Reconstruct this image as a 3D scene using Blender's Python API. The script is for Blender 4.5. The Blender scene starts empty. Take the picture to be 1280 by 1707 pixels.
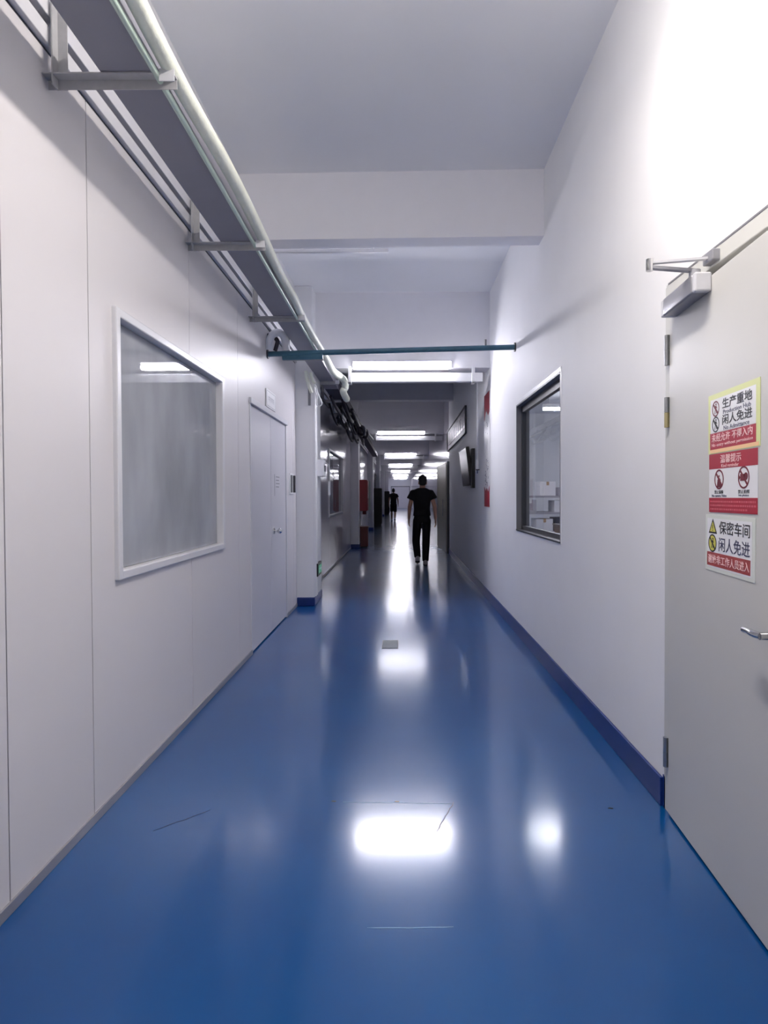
import bpy, bmesh, math, random
from mathutils import Vector, Matrix, noise
random.seed(7)
SC = bpy.context.scene
COL = SC.collection
PI = math.pi

# ------------------------------------------------------------------ camera, world, exposure
FPX = 1024.0
EYE = 1.35
cam_d = bpy.data.cameras.new('camera')
cam = bpy.data.objects.new('camera', cam_d)
COL.objects.link(cam)
cam_d.sensor_fit = 'VERTICAL'
cam_d.sensor_height = 36.0
cam_d.lens = FPX / 1707.0 * 36.0
PITCH = math.radians(1.0)
cam.location = (0, 0, EYE)
cam.rotation_euler = (PI/2 - PITCH, 0.004, 0)
cam_d.shift_x = -27.0 / 1707.0
cam_d.shift_y = -9.6 / 1707.0
cam_d.clip_start = 0.02
SC.camera = cam

w = bpy.data.worlds.new('world'); SC.world = w
w.use_nodes = True
w.node_tree.nodes['Background'].inputs[0].default_value = (0.6, 0.65, 0.8, 1)
w.node_tree.nodes['Background'].inputs[1].default_value = 0.02

SC.view_settings.view_transform = 'Standard'
SC.view_settings.look = 'None'
SC.view_settings.exposure = 1.15
SC.view_settings.gamma = 1.0
SC.view_settings.use_curve_mapping = False
SC.cycles.max_bounces = 10
SC.cycles.diffuse_bounces = 8
SC.cycles.glossy_bounces = 5
SC.cycles.transparent_max_bounces = 12
SC.cycles.sample_clamp_indirect = 6.0

LAMP_NEAR = 47.0      # tube hung over the door, just out of the frame
LAMP_MAIN = 50.0      # first tube in view
LAMP_FAR = 14.0       # tubes down the corridor, set dimmer to darken the far stretch
LAMP_ROOM = 42.0

# ------------------------------------------------------------------ materials
def lin(r, g, b):
    f = lambda c: c/12.92 if c <= 0.04045 else ((c+0.055)/1.055)**2.4
    return (f(r/255), f(g/255), f(b/255), 1)

def mat(name, rgb, rough=0.5, metal=0.0, spec=0.5, coat=0.0, coat_rough=0.1, mottle=0.0, scale=8.0,
        bump=0.0, bump_scale=60.0, stretch=(1, 1, 1), emit=None, emit_strength=0.0):
    m = bpy.data.materials.new(name); m.use_nodes = True
    nt = m.node_tree; b = nt.nodes['Principled BSDF']
    c = lin(*rgb)
    b.inputs['Base Color'].default_value = c
    b.inputs['Roughness'].default_value = rough
    b.inputs['Metallic'].default_value = metal
    b.inputs['Specular IOR Level'].default_value = spec
    b.inputs['Coat Weight'].default_value = coat
    b.inputs['Coat Roughness'].default_value = coat_rough
    if mottle or bump:
        tc = nt.nodes.new('ShaderNodeTexCoord'); mp = nt.nodes.new('ShaderNodeMapping')
        mp.inputs['Scale'].default_value = stretch
        nt.links.new(tc.outputs['Object'], mp.inputs['Vector'])
    if mottle:
        n = nt.nodes.new('ShaderNodeTexNoise'); n.inputs['Scale'].default_value = scale
        n.inputs['Detail'].default_value = 5
        nt.links.new(mp.outputs[0], n.inputs['Vector'])
        r = nt.nodes.new('ShaderNodeValToRGB')
        r.color_ramp.elements[0].position = 0.3; r.color_ramp.elements[1].position = 0.7
        r.color_ramp.elements[0].color = tuple(v*(1-mottle) for v in c[:3]) + (1,)
        r.color_ramp.elements[1].color = tuple(min(1, v*(1+mottle)) for v in c[:3]) + (1,)
        nt.links.new(n.outputs['Fac'], r.inputs[0]); nt.links.new(r.outputs[0], b.inputs['Base Color'])
    if bump:
        n2 = nt.nodes.new('ShaderNodeTexNoise'); n2.inputs['Scale'].default_value = bump_scale
        n2.inputs['Detail'].default_value = 3
        nt.links.new(mp.outputs[0], n2.inputs['Vector'])
        bp = nt.nodes.new('ShaderNodeBump'); bp.inputs['Strength'].default_value = bump
        bp.inputs['Distance'].default_value = 0.01
        nt.links.new(n2.outputs['Fac'], bp.inputs['Height']); nt.links.new(bp.outputs[0], b.inputs['Normal'])
        if coat: nt.links.new(bp.outputs[0], b.inputs['Coat Normal'])
    if emit:
        b.inputs['Emission Color'].default_value = lin(*emit)
        b.inputs['Emission Strength'].default_value = emit_strength
    return m

def glass_mat(name, tint=(1, 1, 1), body=0.0, body_rgb=(170, 175, 180), mottled=False):
    m = bpy.data.materials.new(name); m.use_nodes = True
    nt = m.node_tree; nt.nodes.clear()
    out = nt.nodes.new('ShaderNodeOutputMaterial')
    tr = nt.nodes.new('ShaderNodeBsdfTransparent'); tr.inputs[0].default_value = tint + (1,)
    df = nt.nodes.new('ShaderNodeBsdfDiffuse'); df.inputs[0].default_value = lin(*body_rgb)
    if mottled:      # uneven dust film
        tc = nt.nodes.new('ShaderNodeTexCoord'); mp = nt.nodes.new('ShaderNodeMapping'); mp.inputs['Scale'].default_value = (1, 1.6, 0.8)
        nz = nt.nodes.new('ShaderNodeTexNoise'); nz.inputs['Scale'].default_value = 2.2; nz.inputs['Detail'].default_value = 4
        rp = nt.nodes.new('ShaderNodeValToRGB'); c = lin(*body_rgb)
        rp.color_ramp.elements[0].position = 0.3; rp.color_ramp.elements[1].position = 0.7
        rp.color_ramp.elements[0].color = tuple(v*0.82 for v in c[:3]) + (1,); rp.color_ramp.elements[1].color = tuple(v*1.12 for v in c[:3]) + (1,)
        nt.links.new(tc.outputs['Object'], mp.inputs[0]); nt.links.new(mp.outputs[0], nz.inputs['Vector'])
        nt.links.new(nz.outputs['Fac'], rp.inputs[0]); nt.links.new(rp.outputs[0], df.inputs[0])
    m0 = nt.nodes.new('ShaderNodeMixShader'); m0.inputs[0].default_value = body
    nt.links.new(tr.outputs[0], m0.inputs[1]); nt.links.new(df.outputs[0], m0.inputs[2])
    gl = nt.nodes.new('ShaderNodeBsdfGlossy'); gl.inputs['Roughness'].default_value = 0.015
    fr = nt.nodes.new('ShaderNodeFresnel'); fr.inputs[0].default_value = 1.52
    mx = nt.nodes.new('ShaderNodeMixShader')
    ge = nt.nodes.new('ShaderNodeNewGeometry')
    iv = nt.nodes.new('ShaderNodeMath'); iv.operation = 'SUBTRACT'; iv.inputs[0].default_value = 1.0
    ml = nt.nodes.new('ShaderNodeMath'); ml.operation = 'MULTIPLY'
    nt.links.new(ge.outputs['Backfacing'], iv.inputs[1]); nt.links.new(fr.outputs[0], ml.inputs[0]); nt.links.new(iv.outputs[0], ml.inputs[1])
    nt.links.new(ml.outputs[0], mx.inputs[0]); nt.links.new(m0.outputs[0], mx.inputs[1]); nt.links.new(gl.outputs[0], mx.inputs[2])
    nt.links.new(mx.outputs[0], out.inputs[0])
    return m

M = {}
M['paint'] = mat('white_wall_paint', (240, 240, 241), 0.62, spec=0.3, mottle=0.012, scale=2.5, bump=0.05, bump_scale=25)
M['ceiling'] = mat('grey_white_ceiling_paint', (238, 239, 242), 0.8, spec=0.2, mottle=0.015, scale=1.5)
M['beam'] = mat('beam_paint', (240, 239, 242), 0.75, spec=0.2, mottle=0.01)
M['panel'] = mat('coated_steel_panel', (213, 210, 212), 0.42, spec=0.22, mottle=0.01, scale=1.2, bump=0.03, bump_scale=3.0, stretch=(1, 1, 0.15))
M['panel_gloss'] = mat('glossy_steel_panel', (188, 184, 194), 0.13, spec=0.6, bump=0.02, bump_scale=2.5, stretch=(1, 1, 0.15))
M['panel_door'] = mat('coated_steel_door', (208, 207, 213), 0.30, spec=0.5, bump=0.02, bump_scale=3.0, stretch=(1, 1, 0.2))
M['gap'] = mat('dark_gap', (70, 70, 78), 0.8)
M['alu'] = mat('white_aluminium', (214, 214, 218), 0.35, metal=0.0, spec=0.6)
M['alu_grey'] = mat('grey_aluminium', (160, 160, 166), 0.38, metal=0.4)
M['bracket'] = mat('grey_painted_bracket', (176, 176, 178), 0.5, mottle=0.06, scale=30)
M['tray'] = mat('grey_trunking', (136, 136, 146), 0.5, mottle=0.03, scale=6)
M['hose'] = mat('white_pipe_wrap', (226, 230, 216), 0.6, mottle=0.05, scale=12, bump=0.3, bump_scale=40)
M['hose_dark'] = mat('dusty_pipe_wrap', (150, 152, 142), 0.7, mottle=0.12, scale=14, bump=0.3, bump_scale=40)
M['bluepipe'] = mat('blue_green_pipe_paint', (62, 104, 124), 0.35, mottle=0.08, scale=20)
M['baseblue'] = mat('blue_skirting_paint', (22, 50, 118), 0.35, mottle=0.06, scale=10)
M['steel_door'] = mat('grey_steel_door_paint', (206, 205, 201), 0.42, spec=0.45, mottle=0.012, scale=2, bump=0.02, bump_scale=8)
M['frame_paint'] = mat('door_frame_paint', (206, 206, 202), 0.45)
M['chrome'] = mat('chrome', (205, 205, 205), 0.18, metal=1.0)
M['steel'] = mat('brushed_steel', (176, 178, 180), 0.35, metal=0.9, mottle=0.05, scale=40)
M['brass'] = mat('yellowed_steel', (196, 184, 140), 0.4, metal=0.7)
M['black'] = mat('black_plastic', (16, 16, 18), 0.4)
M['screen'] = mat('black_screen', (8, 8, 12), 0.22, spec=0.35)
M['dark_frame'] = mat('dark_window_frame', (58, 60, 66), 0.45)
M['mid_frame'] = mat('grey_window_reveal', (128, 128, 134), 0.5)
M['white'] = mat('white_plastic', (236, 236, 238), 0.4)
M['paper'] = mat('white_sign_print', (238, 238, 240), 0.35)
M['cream'] = mat('yellow_green_border', (222, 228, 158), 0.4)
M['orange_paper'] = mat('orange_border_strip', (250, 205, 150), 0.4)
M['red'] = mat('sign_red', (172, 28, 52), 0.4)
M['red_faded'] = mat('faded_sign_red', (168, 72, 72), 0.45)
M['ink'] = mat('black_ink', (26, 26, 32), 0.5)
M['ink_blue'] = mat('dark_blue_ink', (62, 62, 92), 0.5)
M['ink_red'] = mat('dark_red_ink', (112, 26, 44), 0.5)
M['pink'] = mat('pale_pink_print', (250, 214, 212), 0.45)
M['yellow'] = mat('sign_yellow', (214, 208, 96), 0.45)
M['cabinet_red'] = mat('fire_red_paint', (140, 22, 36), 0.35)
M['box_red'] = mat('dark_red_paint', (96, 26, 26), 0.4)
M['pale'] = mat('pale_green_white_plastic', (205, 222, 216), 0.4)
M['sheet_pale'] = mat('off_white_laminate', (224, 228, 220), 0.35)
M['cable'] = mat('dark_cable', (40, 36, 48), 0.5)
M['card'] = mat('brown_cardboard', (172, 140, 104), 0.8, mottle=0.06)
M['wood'] = mat('orange_board', (222, 174, 122), 0.5, mottle=0.08, scale=6, stretch=(8, 1, 1))
M['greybox'] = mat('grey_carton', (166, 164, 174), 0.7, mottle=0.08, scale=20)
M['whitebox'] = mat('white_carton', (228, 228, 234), 0.6)
M['navy'] = mat('navy_plastic', (40, 44, 62), 0.45)
M['skin'] = mat('skin', (186, 140, 118), 0.55, mottle=0.04, scale=20)
M['hair'] = mat('black_hair', (14, 12, 14), 0.5, bump=0.4, bump_scale=120)
M['tee'] = mat('black_cotton', (14, 13, 18), 0.9, bump=0.2, bump_scale=80)
M['trouser'] = mat('black_trousers', (12, 12, 16), 0.85, bump=0.2, bump_scale=80)
M['shoe'] = mat('pale_shoe', (176, 170, 176), 0.6)
M['sole'] = mat('dark_sole', (36, 34, 40), 0.7)
M['curtain'] = mat('pale_grey_blind', (206, 209, 216), 0.8, mottle=0.03, scale=3)
M['dimpanel'] = mat('grey_equipment_panel', (150, 154, 160), 0.6)
M['drain'] = mat('grey_cover_plate', (120, 128, 132), 0.45, metal=0.3, mottle=0.15, scale=40)
M['crack'] = mat('pale_floor_scratch', (120, 160, 196), 0.4)
M['crack_dark'] = mat('dark_floor_crack', (14, 42, 86), 0.4)
M['green_lit'] = mat('green_lit_sign', (40, 120, 90), 0.4, emit=(120, 230, 190), emit_strength=0.1)
M['glass'] = glass_mat('clear_glass', (0.93, 0.95, 0.95), 0.03)
M['glass_film'] = glass_mat('dusty_glass', (0.9, 0.92, 0.94), 0.72, (190, 193, 200), mottled=True)
for nm, s in (('near', LAMP_NEAR), ('main', LAMP_MAIN), ('far', LAMP_FAR), ('room', LAMP_ROOM)):
    M['lamp_'+nm] = mat('lit_tube_'+nm, (255, 255, 255), 0.4,
                        emit=(255, 247, 240) if nm == 'near' else (246, 244, 255), emit_strength=s)

# floor: glossy blue epoxy
def floor_material():
    m = bpy.data.materials.new('blue_epoxy_floor'); m.use_nodes = True
    nt = m.node_tree; b = nt.nodes['Principled BSDF']
    tc = nt.nodes.new('ShaderNodeTexCoord')
    n = nt.nodes.new('ShaderNodeTexNoise'); n.inputs['Scale'].default_value = 0.9; n.inputs['Detail'].default_value = 6
    nt.links.new(tc.outputs['Object'], n.inputs['Vector'])
    r = nt.nodes.new('ShaderNodeValToRGB')
    r.color_ramp.elements[0].position = 0.3; r.color_ramp.elements[1].position = 0.75
    r.color_ramp.elements[0].color = lin(0, 68, 130); r.color_ramp.elements[1].color = lin(0, 80, 142)
    nt.links.new(n.outputs['Fac'], r.inputs[0]); nt.links.new(r.outputs[0], b.inputs['Base Color'])
    n3 = nt.nodes.new('ShaderNodeTexNoise'); n3.inputs['Scale'].default_value = 5; n3.inputs['Detail'].default_value = 5
    nt.links.new(tc.outputs['Object'], n3.inputs['Vector'])
    mr = nt.nodes.new('ShaderNodeMapRange'); mr.inputs['To Min'].default_value = 0.115; mr.inputs['To Max'].default_value = 0.165
    nt.links.new(n3.outputs['Fac'], mr.inputs['Value']); nt.links.new(mr.outputs[0], b.inputs['Coat Roughness'])
    b.inputs['Roughness'].default_value = 0.30
    b.inputs['Coat Weight'].default_value = 0.92
    b.inputs['Coat IOR'].default_value = 1.5
    b.inputs['Specular IOR Level'].default_value = 0.12
    b.inputs['IOR'].default_value = 1.52
    return m
M['floor'] = floor_material()

# ------------------------------------------------------------------ mesh helpers
class MB:
    def __init__(s): s.bm = bmesh.new()
    def _bev(s, vs, bev, seg):
        es = list({e for v in vs for e in v.link_edges})
        bmesh.ops.bevel(s.bm, geom=es, offset=bev, segments=seg, profile=0.5, affect='EDGES')
    def box(s, x0, x1, y0, y1, z0, z1, bev=0.0, seg=2):
        g = bmesh.ops.create_cube(s.bm, size=1.0)['verts']
        for v in g:
            v.co = Vector(((x0+x1)/2 + v.co.x*(x1-x0), (y0+y1)/2 + v.co.y*(y1-y0), (z0+z1)/2 + v.co.z*(z1-z0)))
        if bev: s._bev(g, bev, seg)
        return s
    def hexa(s, pts):      # 8 points: bottom ring of four, top ring of four
        v = [s.bm.verts.new(p) for p in pts]
        for f in ((3, 2, 1, 0), (4, 5, 6, 7), (0, 1, 5, 4), (1, 2, 6, 5), (2, 3, 7, 6), (3, 0, 4, 7)):
            s.bm.faces.new([v[i] for i in f])
        return s
    def cyl(s, p0, p1, r0, r1=None, seg=16, caps=True):
        p0 = Vector(p0); p1 = Vector(p1); r1 = r0 if r1 is None else r1
        d = (p1-p0); q = d.to_track_quat('Z', 'Y')
        a = []; b = []
        for i in range(seg):
            t = 2*PI*i/seg; o = Vector((math.cos(t), math.sin(t), 0))
            a.append(s.bm.verts.new(p0 + q @ (o*r0))); b.append(s.bm.verts.new(p1 + q @ (o*r1)))
        for i in range(seg):
            j = (i+1) % seg; s.bm.faces.new((a[i], a[j], b[j], b[i]))
        if caps:
            s.bm.faces.new(a[::-1]); s.bm.faces.new(b)
        return s
    def tube(s, pts, r, seg=10, sub=6):
        pts = [Vector(p) for p in pts]
        path = []
        n = len(pts)
        for i in range(n-1):
            p0 = pts[max(i-1, 0)]; p1 = pts[i]; p2 = pts[i+1]; p3 = pts[min(i+2, n-1)]
            for k in range(sub):
                t = k/sub
                path.append(0.5*((2*p1) + (p2-p0)*t + (2*p0-5*p1+4*p2-p3)*t*t + (3*p1-p0-3*p2+p3)*t**3))
        path.append(pts[-1])
        q = None; rings = []
        for i, p in enumerate(path):
            t = (path[min(i+1, len(path)-1)] - path[max(i-1, 0)]).normalized()
            if q is None: q = t.to_track_quat('Z', 'Y')
            else: q = (q @ Vector((0, 0, 1))).rotation_difference(t) @ q
            rr = r(i/(len(path)-1)) if callable(r) else r
            rings.append([s.bm.verts.new(p + q @ Vector((math.cos(2*PI*j/seg)*rr, math.sin(2*PI*j/seg)*rr, 0))) for j in range(seg)])
        for a, b in zip(rings, rings[1:]):
            for j in range(seg):
                k = (j+1) % seg; s.bm.faces.new((a[j], a[k], b[k], b[j]))
        s.bm.faces.new(rings[0][::-1]); s.bm.faces.new(rings[-1])
        return s
    def ell(s, c, r, seg=20, rings=12, rot=None):
        g = bmesh.ops.create_uvsphere(s.bm, u_segments=seg, v_segments=rings, radius=1.0)['verts']
        for v in g:
            p = Vector((v.co.x*r[0], v.co.y*r[1], v.co.z*r[2]))
            if rot: p = rot @ p
            v.co = p + Vector(c)
        return s
    def cap(s, p0, p1, r0, r1):
        s.cyl(p0, p1, r0, r1, 14); s.ell(p0, (r0,)*3, 14, 8); s.ell(p1, (r1,)*3, 14, 8)
        return s
    def loft(s, rings, seg=28):      # rings of (cx, cy, z, rx, ry)
        L = []
        for cx, cy, z, rx, ry in rings:
            ring = []
            for j in range(seg):
                t = 2*PI*j/seg; c = math.cos(t); n = math.sin(t)
                e = 0.8
                ring.append(s.bm.verts.new((cx + rx*math.copysign(abs(c)**e, c), cy + ry*math.copysign(abs(n)**e, n), z)))
            L.append(ring)
        for a, b in zip(L, L[1:]):
            for j in range(seg):
                k = (j+1) % seg; s.bm.faces.new((a[j], a[k], b[k], b[j]))
        s.bm.faces.new(L[0][::-1]); s.bm.faces.new(L[-1])
        return s
    def prism(s, poly, z0, z1):      # polygon in local XY, extruded along Z
        a = [s.bm.verts.new((x, y, z0)) for x, y in poly]; b = [s.bm.verts.new((x, y, z1)) for x, y in poly]
        s.bm.faces.new(a[::-1]); s.bm.faces.new(b)
        for i in range(len(poly)):
            j = (i+1) % len(poly); s.bm.faces.new((a[i], a[j], b[j], b[i]))
        return s
    def ring(s, cx, cy, r, wdt, z0, z1, seg=32):
        A = []
        for i in range(seg):
            t = 2*PI*i/seg; c, n = math.cos(t), math.sin(t)
            A.append([s.bm.verts.new((cx+c*q, cy+n*q, z)) for q, z in ((r-wdt, z0), (r, z0), (r, z1), (r-wdt, z1))])
        for i in range(seg):
            a, b = A[i], A[(i+1) % seg]
            for k in range(4):
                l = (k+1) % 4; s.bm.faces.new((a[k], b[k], b[l], a[l]))
        return s
    def disc(s, cx, cy, r, z0, z1, seg=32):
        return s.prism([(cx+math.cos(2*PI*i/seg)*r, cy+math.sin(2*PI*i/seg)*r) for i in range(seg)], z0, z1)
    def mesh(s, name, smooth=False):
        bmesh.ops.recalc_face_normals(s.bm, faces=s.bm.faces[:])
        me = bpy.data.meshes.new(name); s.bm.to_mesh(me); s.bm.free()
        if smooth:
            me.polygons.foreach_set('use_smooth', [True]*len(me.polygons))
            try: me.set_sharp_from_angle(angle=math.radians(40))
            except Exception: pass
        return me

WORLD = {}
def tag(o, label=None, cat=None, group=None, kind=None):
    if label: o['label'] = label
    if cat: o['category'] = cat
    if group: o['group'] = group
    if kind: o['kind'] = kind
    return o
def empty(name, loc=(0, 0, 0), matrix=None):
    o = bpy.data.objects.new(name, None); COL.objects.link(o)
    mw = matrix if matrix is not None else Matrix.Translation(loc)
    o.matrix_world = mw; WORLD[o] = mw.copy(); o.empty_display_size = 0.05
    return o
def thing(name, label, cat, loc=(0, 0, 0), group=None, matrix=None, kind=None):
    return tag(empty(name, loc, matrix), label, cat, group, kind)
def part(name, mb, m, parent=None, local=False, smooth=False, origin=None):
    """Link a mesh as one object; world coordinates unless local."""
    me = mb if isinstance(mb, bpy.types.Mesh) else mb.mesh(name, smooth)
    o = bpy.data.objects.new(name, me); COL.objects.link(o)
    me.materials.clear(); me.materials.append(M[m] if isinstance(m, str) else m)
    if parent is not None:
        mw = WORLD[parent]
        if not local: me.transform(mw.inverted())
        o.parent = parent; WORLD[o] = mw.copy()
    else:
        if origin is not None:
            me.transform(Matrix.Translation(-Vector(origin))); o.location = origin
            WORLD[o] = Matrix.Translation(origin)
        else: WORLD[o] = Matrix.Identity(4)
    return o
def struct(name, mb, m, parent=None, **k):
    o = part(name, mb, m, parent, **k)
    if parent is None: o['kind'] = 'structure'
    return o
def copy_tree(o, parent=None):
    c = o.copy(); COL.objects.link(c)
    if parent is not None: c.parent = parent
    WORLD[c] = WORLD[o].copy()
    for ch in [x for x in o.children]: copy_tree(ch, c)
    return c
def text_mesh(s, size, depth=0.0006, align='CENTER', width=1.0, bold=0.0):
    c = bpy.data.curves.new('lettering', 'FONT'); c.body = s; c.size = size
    c.align_x = align; c.align_y = 'CENTER'; c.extrude = depth; c.offset = bold; c.resolution_u = 3
    o = bpy.data.objects.new('lettering', c); COL.objects.link(o)
    bpy.context.view_layer.update()
    dg = bpy.context.evaluated_depsgraph_get()
    me = bpy.data.meshes.new_from_object(o.evaluated_get(dg))
    bpy.data.objects.remove(o)
    return me
def text_fit(s, x0, x1, y0, y1, depth=0.0006, bold=0.0):
    """Lettering mesh fitted into a rectangle of the local XY plane."""
    me = text_mesh(s, 0.1, depth, bold=bold)
    xs = [v.co.x for v in me.vertices]; ys = [v.co.y for v in me.vertices]
    a0, a1, b0, b1 = min(xs), max(xs), min(ys), max(ys)
    sx = (x1-x0)/(a1-a0); sy = (y1-y0)/(b1-b0)
    for v in me.vertices:
        v.co.x = x0 + (v.co.x-a0)*sx; v.co.y = y0 + (v.co.y-b0)*sy
    return me
def shift_mesh(me, z):
    me.transform(Matrix.Translation((0, 0, z))); return me
def face_matrix(pos, right, up):
    r = Vector(right).normalized(); u = Vector(up).normalized(); n = r.cross(u)
    return Matrix(((r.x, u.x, n.x, pos[0]), (r.y, u.y, n.y, pos[1]), (r.z, u.z, n.z, pos[2]), (0, 0, 0, 1)))
def on_left(x, y, z): return face_matrix((x, y, z), (0, 1, 0), (0, 0, 1))
def on_right(x, y, z): return face_matrix((x, y, z), (0, -1, 0), (0, 0, 1))
def remeshed(mb, voxel, smooth_iter=4, name='body'):
    me = mb.mesh(name); o = bpy.data.objects.new(name, me); COL.objects.link(o)
    md = o.modifiers.new('r', 'REMESH'); md.mode = 'VOXEL'; md.voxel_size = voxel
    if smooth_iter:
        sm = o.modifiers.new('s', 'SMOOTH'); sm.iterations = smooth_iter; sm.factor = 0.5
    bpy.context.view_layer.update()
    dg = bpy.context.evaluated_depsgraph_get()
    out = bpy.data.meshes.new_from_object(o.evaluated_get(dg))
    out.polygons.foreach_set('use_smooth', [True]*len(out.polygons))
    bpy.data.objects.remove(o)
    return out

# ------------------------------------------------------------------ the setting
XL, XR = -1.27, 1.135
CEIL = 3.90
YB, YE = -2.5, 65.0
T = 0.10

def wall_cells(mb, xa, xb, ybreaks, holes, z0, z1, seams=(), gap=0.006, bev=0.0):
    ys = sorted(set(list(ybreaks) + list(seams) + [h[0] for h in holes] + [h[1] for h in holes]))
    zs = sorted(set([z0, z1] + [z for h in holes for z in (h[2], h[3])]))
    for ya, yb in zip(ys, ys[1:]):
        cols = [h for h in holes if h[0] <= ya+1e-6 and h[1] >= yb-1e-6]
        spans = []; cur = z0
        for h in sorted(cols, key=lambda q: q[2]):
            if h[2] > cur: spans.append((cur, h[2]))
            cur = h[3]
        if cur < z1: spans.append((cur, z1))
        a = ya + (gap/2 if ya in seams else 0); b = yb - (gap/2 if yb in seams else 0)
        for p, q in spans: mb.box(xa, xb, a, b, p, q)
    return mb

struct('floor', MB().box(-1.6, 4.4, YB-0.1, YE+0.3, -0.12, 0.0), 'floor')
struct('ceiling', MB().box(-1.6, 1.4, YB-0.1, YE+0.3, CEIL, CEIL+0.15), 'ceiling')

WIN1 = (2.74, 4.37, 0.99, 2.18)
DOOR2 = (5.22, 6.84, 0.0, 2.17)
WIN2 = (10.9, 13.45, 0.98, 2.18)
DARK = (31.0, 33.6, 0.0, 2.4)
SE = [1.97, 2.52, 3.73, 4.83, 7.28] + [8.7+1.18*i for i in range(0, 47)]
def left_wall(name, y0, y1, z0, z1, holes, seams):
    s = [q for q in seams if y0 < q < y1]
    return struct(name, wall_cells(MB(), XL-T, XL, (y0, y1), holes, z0, z1, s), 'panel_gloss' if 'far' in name else 'panel')
left_wall('wall_left', YB, 7.6, 0.035, 2.955, [WIN1, (DOOR2[0], DOOR2[1], 0.0, DOOR2[3])], SE)
left_wall('wall_left_far', 7.6, YE, 0.035, 2.955, [WIN2, DARK], SE)
struct('wall_left_upper', MB().box(XL-T, XL-0.004, YB, YE, 3.0, CEIL), 'paint')
mb = MB()
for a, b in ((YB, 2.74), (2.74, 4.37), (4.37, 5.22), (6.84, 10.9), (13.45, 31.0), (33.6, YE)):
    if a == 2.74: mb.box(XL-T-0.02, XL-T, a, b, 0.0, 0.9)
    else: mb.box(XL-T-0.02, XL-T, a, b, 0.0, 3.0)
struct('wall_left_core', mb, 'gap')
# base track and the top track of the panel wall
mb = MB()
for a, b in ((YB, DOOR2[0]), (DOOR2[1], 7.5), (8.2, 31.0)):
    mb.box(XL-0.05, XL+0.008, a, b, 0.0, 0.04, 0.002)
struct('trim_1', mb, 'alu_grey')
mb = MB().box(XL-0.06, XL+0.022, YB, YE, 2.967, 3.03, 0.003).box(XL-0.06, XL+0.026, YB, YE, 3.062, 3.165, 0.003)
struct('trim_2', mb, 'alu')
struct('trim_3', MB().box(XL-0.06, XL-0.002, YB, YE, 2.953, 2.969).box(XL-0.06, XL-0.003, YB, YE, 3.028, 3.064), 'gap')

# right wall
DOOR1 = (1.52, 2.62, 0.0, 2.225)
WINR = (4.345, 5.99, 1.005, 2.22)
YR2 = 14.3
mb = wall_cells(MB(), XR, XR+0.12, (YB, YR2), [DOOR1, WINR], 0.0, CEIL)
struct('wall_right', mb, 'paint')
SER = [15.6+1.2*i for i in range(42)]
struct('wall_right_far', wall_cells(MB(), XR, XR+T, (YR2, YE), [], 0.0, CEIL, [q for q in SER if q < YE]), 'panel_gloss')
struct('wall_back', MB().box(-1.5, 1.4, YB-0.1, YB, 0, CEIL), 'paint')
struct('wall_end', MB().box(-1.5, 1.4, YE, YE+0.1, 0, CEIL), 'paint')
struct('baseboard_right', MB().box(XR-0.014, XR, 2.64, YR2, 0.0, 0.125, 0.003), 'baseblue')
struct('baseboard_right_return', MB().box(XR-0.004, XR+0.05, 2.612, 2.64, 0.0, 0.14, 0.002), 'baseblue')

# beams and columns
def beam(y0, y1, z, skew=0.0, x0=XL-0.02, x1=XR+0.02):
    d = skew
    struct('ceiling_beam', MB().hexa([(x0, y0+d, z), (x1, y0-d, z), (x1, y1-d, z), (x0, y1+d, z),
                                      (x0, y0+d, CEIL), (x1, y0-d, CEIL), (x1, y1-d, CEIL), (x0, y1+d, CEIL)]), 'beam')
beam(4.88, 5.06, 3.38, 0.03)
beam(13.1, 13.34, 3.38, 0.0)
beam(-0.45, -0.15, 2.95)
COLY = [7.62 + 8.2*i for i in range(7)]
for i, y in enumerate(COLY):
    beam(y+0.14, y+0.44, 2.955)
    struct('column', MB().box(XL-0.06, -1.055, y-0.12, y+0.56, 0.0, CEIL, 0.012), 'paint')
    struct('baseboard_column', MB().box(XL-0.0, -1.047, y-0.128, y+0.568, 0.0, 0.11, 0.012), 'baseblue')

# ------------------------------------------------------------------ window in the panel wall
def wall_window_left(name, W, xf, lab):
    y0, y1, z0, z1 = W
    r = empty(name, (XL, y0, z0)); r['kind'] = 'structure'; r['label'] = lab
    f = MB(); p = 0.022; wd = 0.042
    f.box(XL-0.06, XL+p, y0-0.015, y0+wd-0.015, z0-0.015, z1+0.015, 0.006)
    f.box(XL-0.06, XL+p, y1-wd+0.015, y1+0.015, z0-0.015, z1+0.015, 0.006)
    f.box(XL-0.059, XL+p-0.001, y0+wd-0.022, y1-wd+0.022, z0-0.0145, z0+wd-0.015, 0.006)
    f.box(XL-0.059, XL+p-0.001, y0+wd-0.022, y1-wd+0.022, z1-wd+0.015, z1+0.0145, 0.006)
    part('window_frame', f, 'alu', r)
    part('pane', MB().box(XL-0.032, XL-0.026, y0+0.03, y1-0.03, z0+0.03, z1-0.03), 'glass_film', r)
    return r
wall_window_left('window_1', WIN1, 0, 'white framed window with hazy grey glass in the panel wall')
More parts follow.
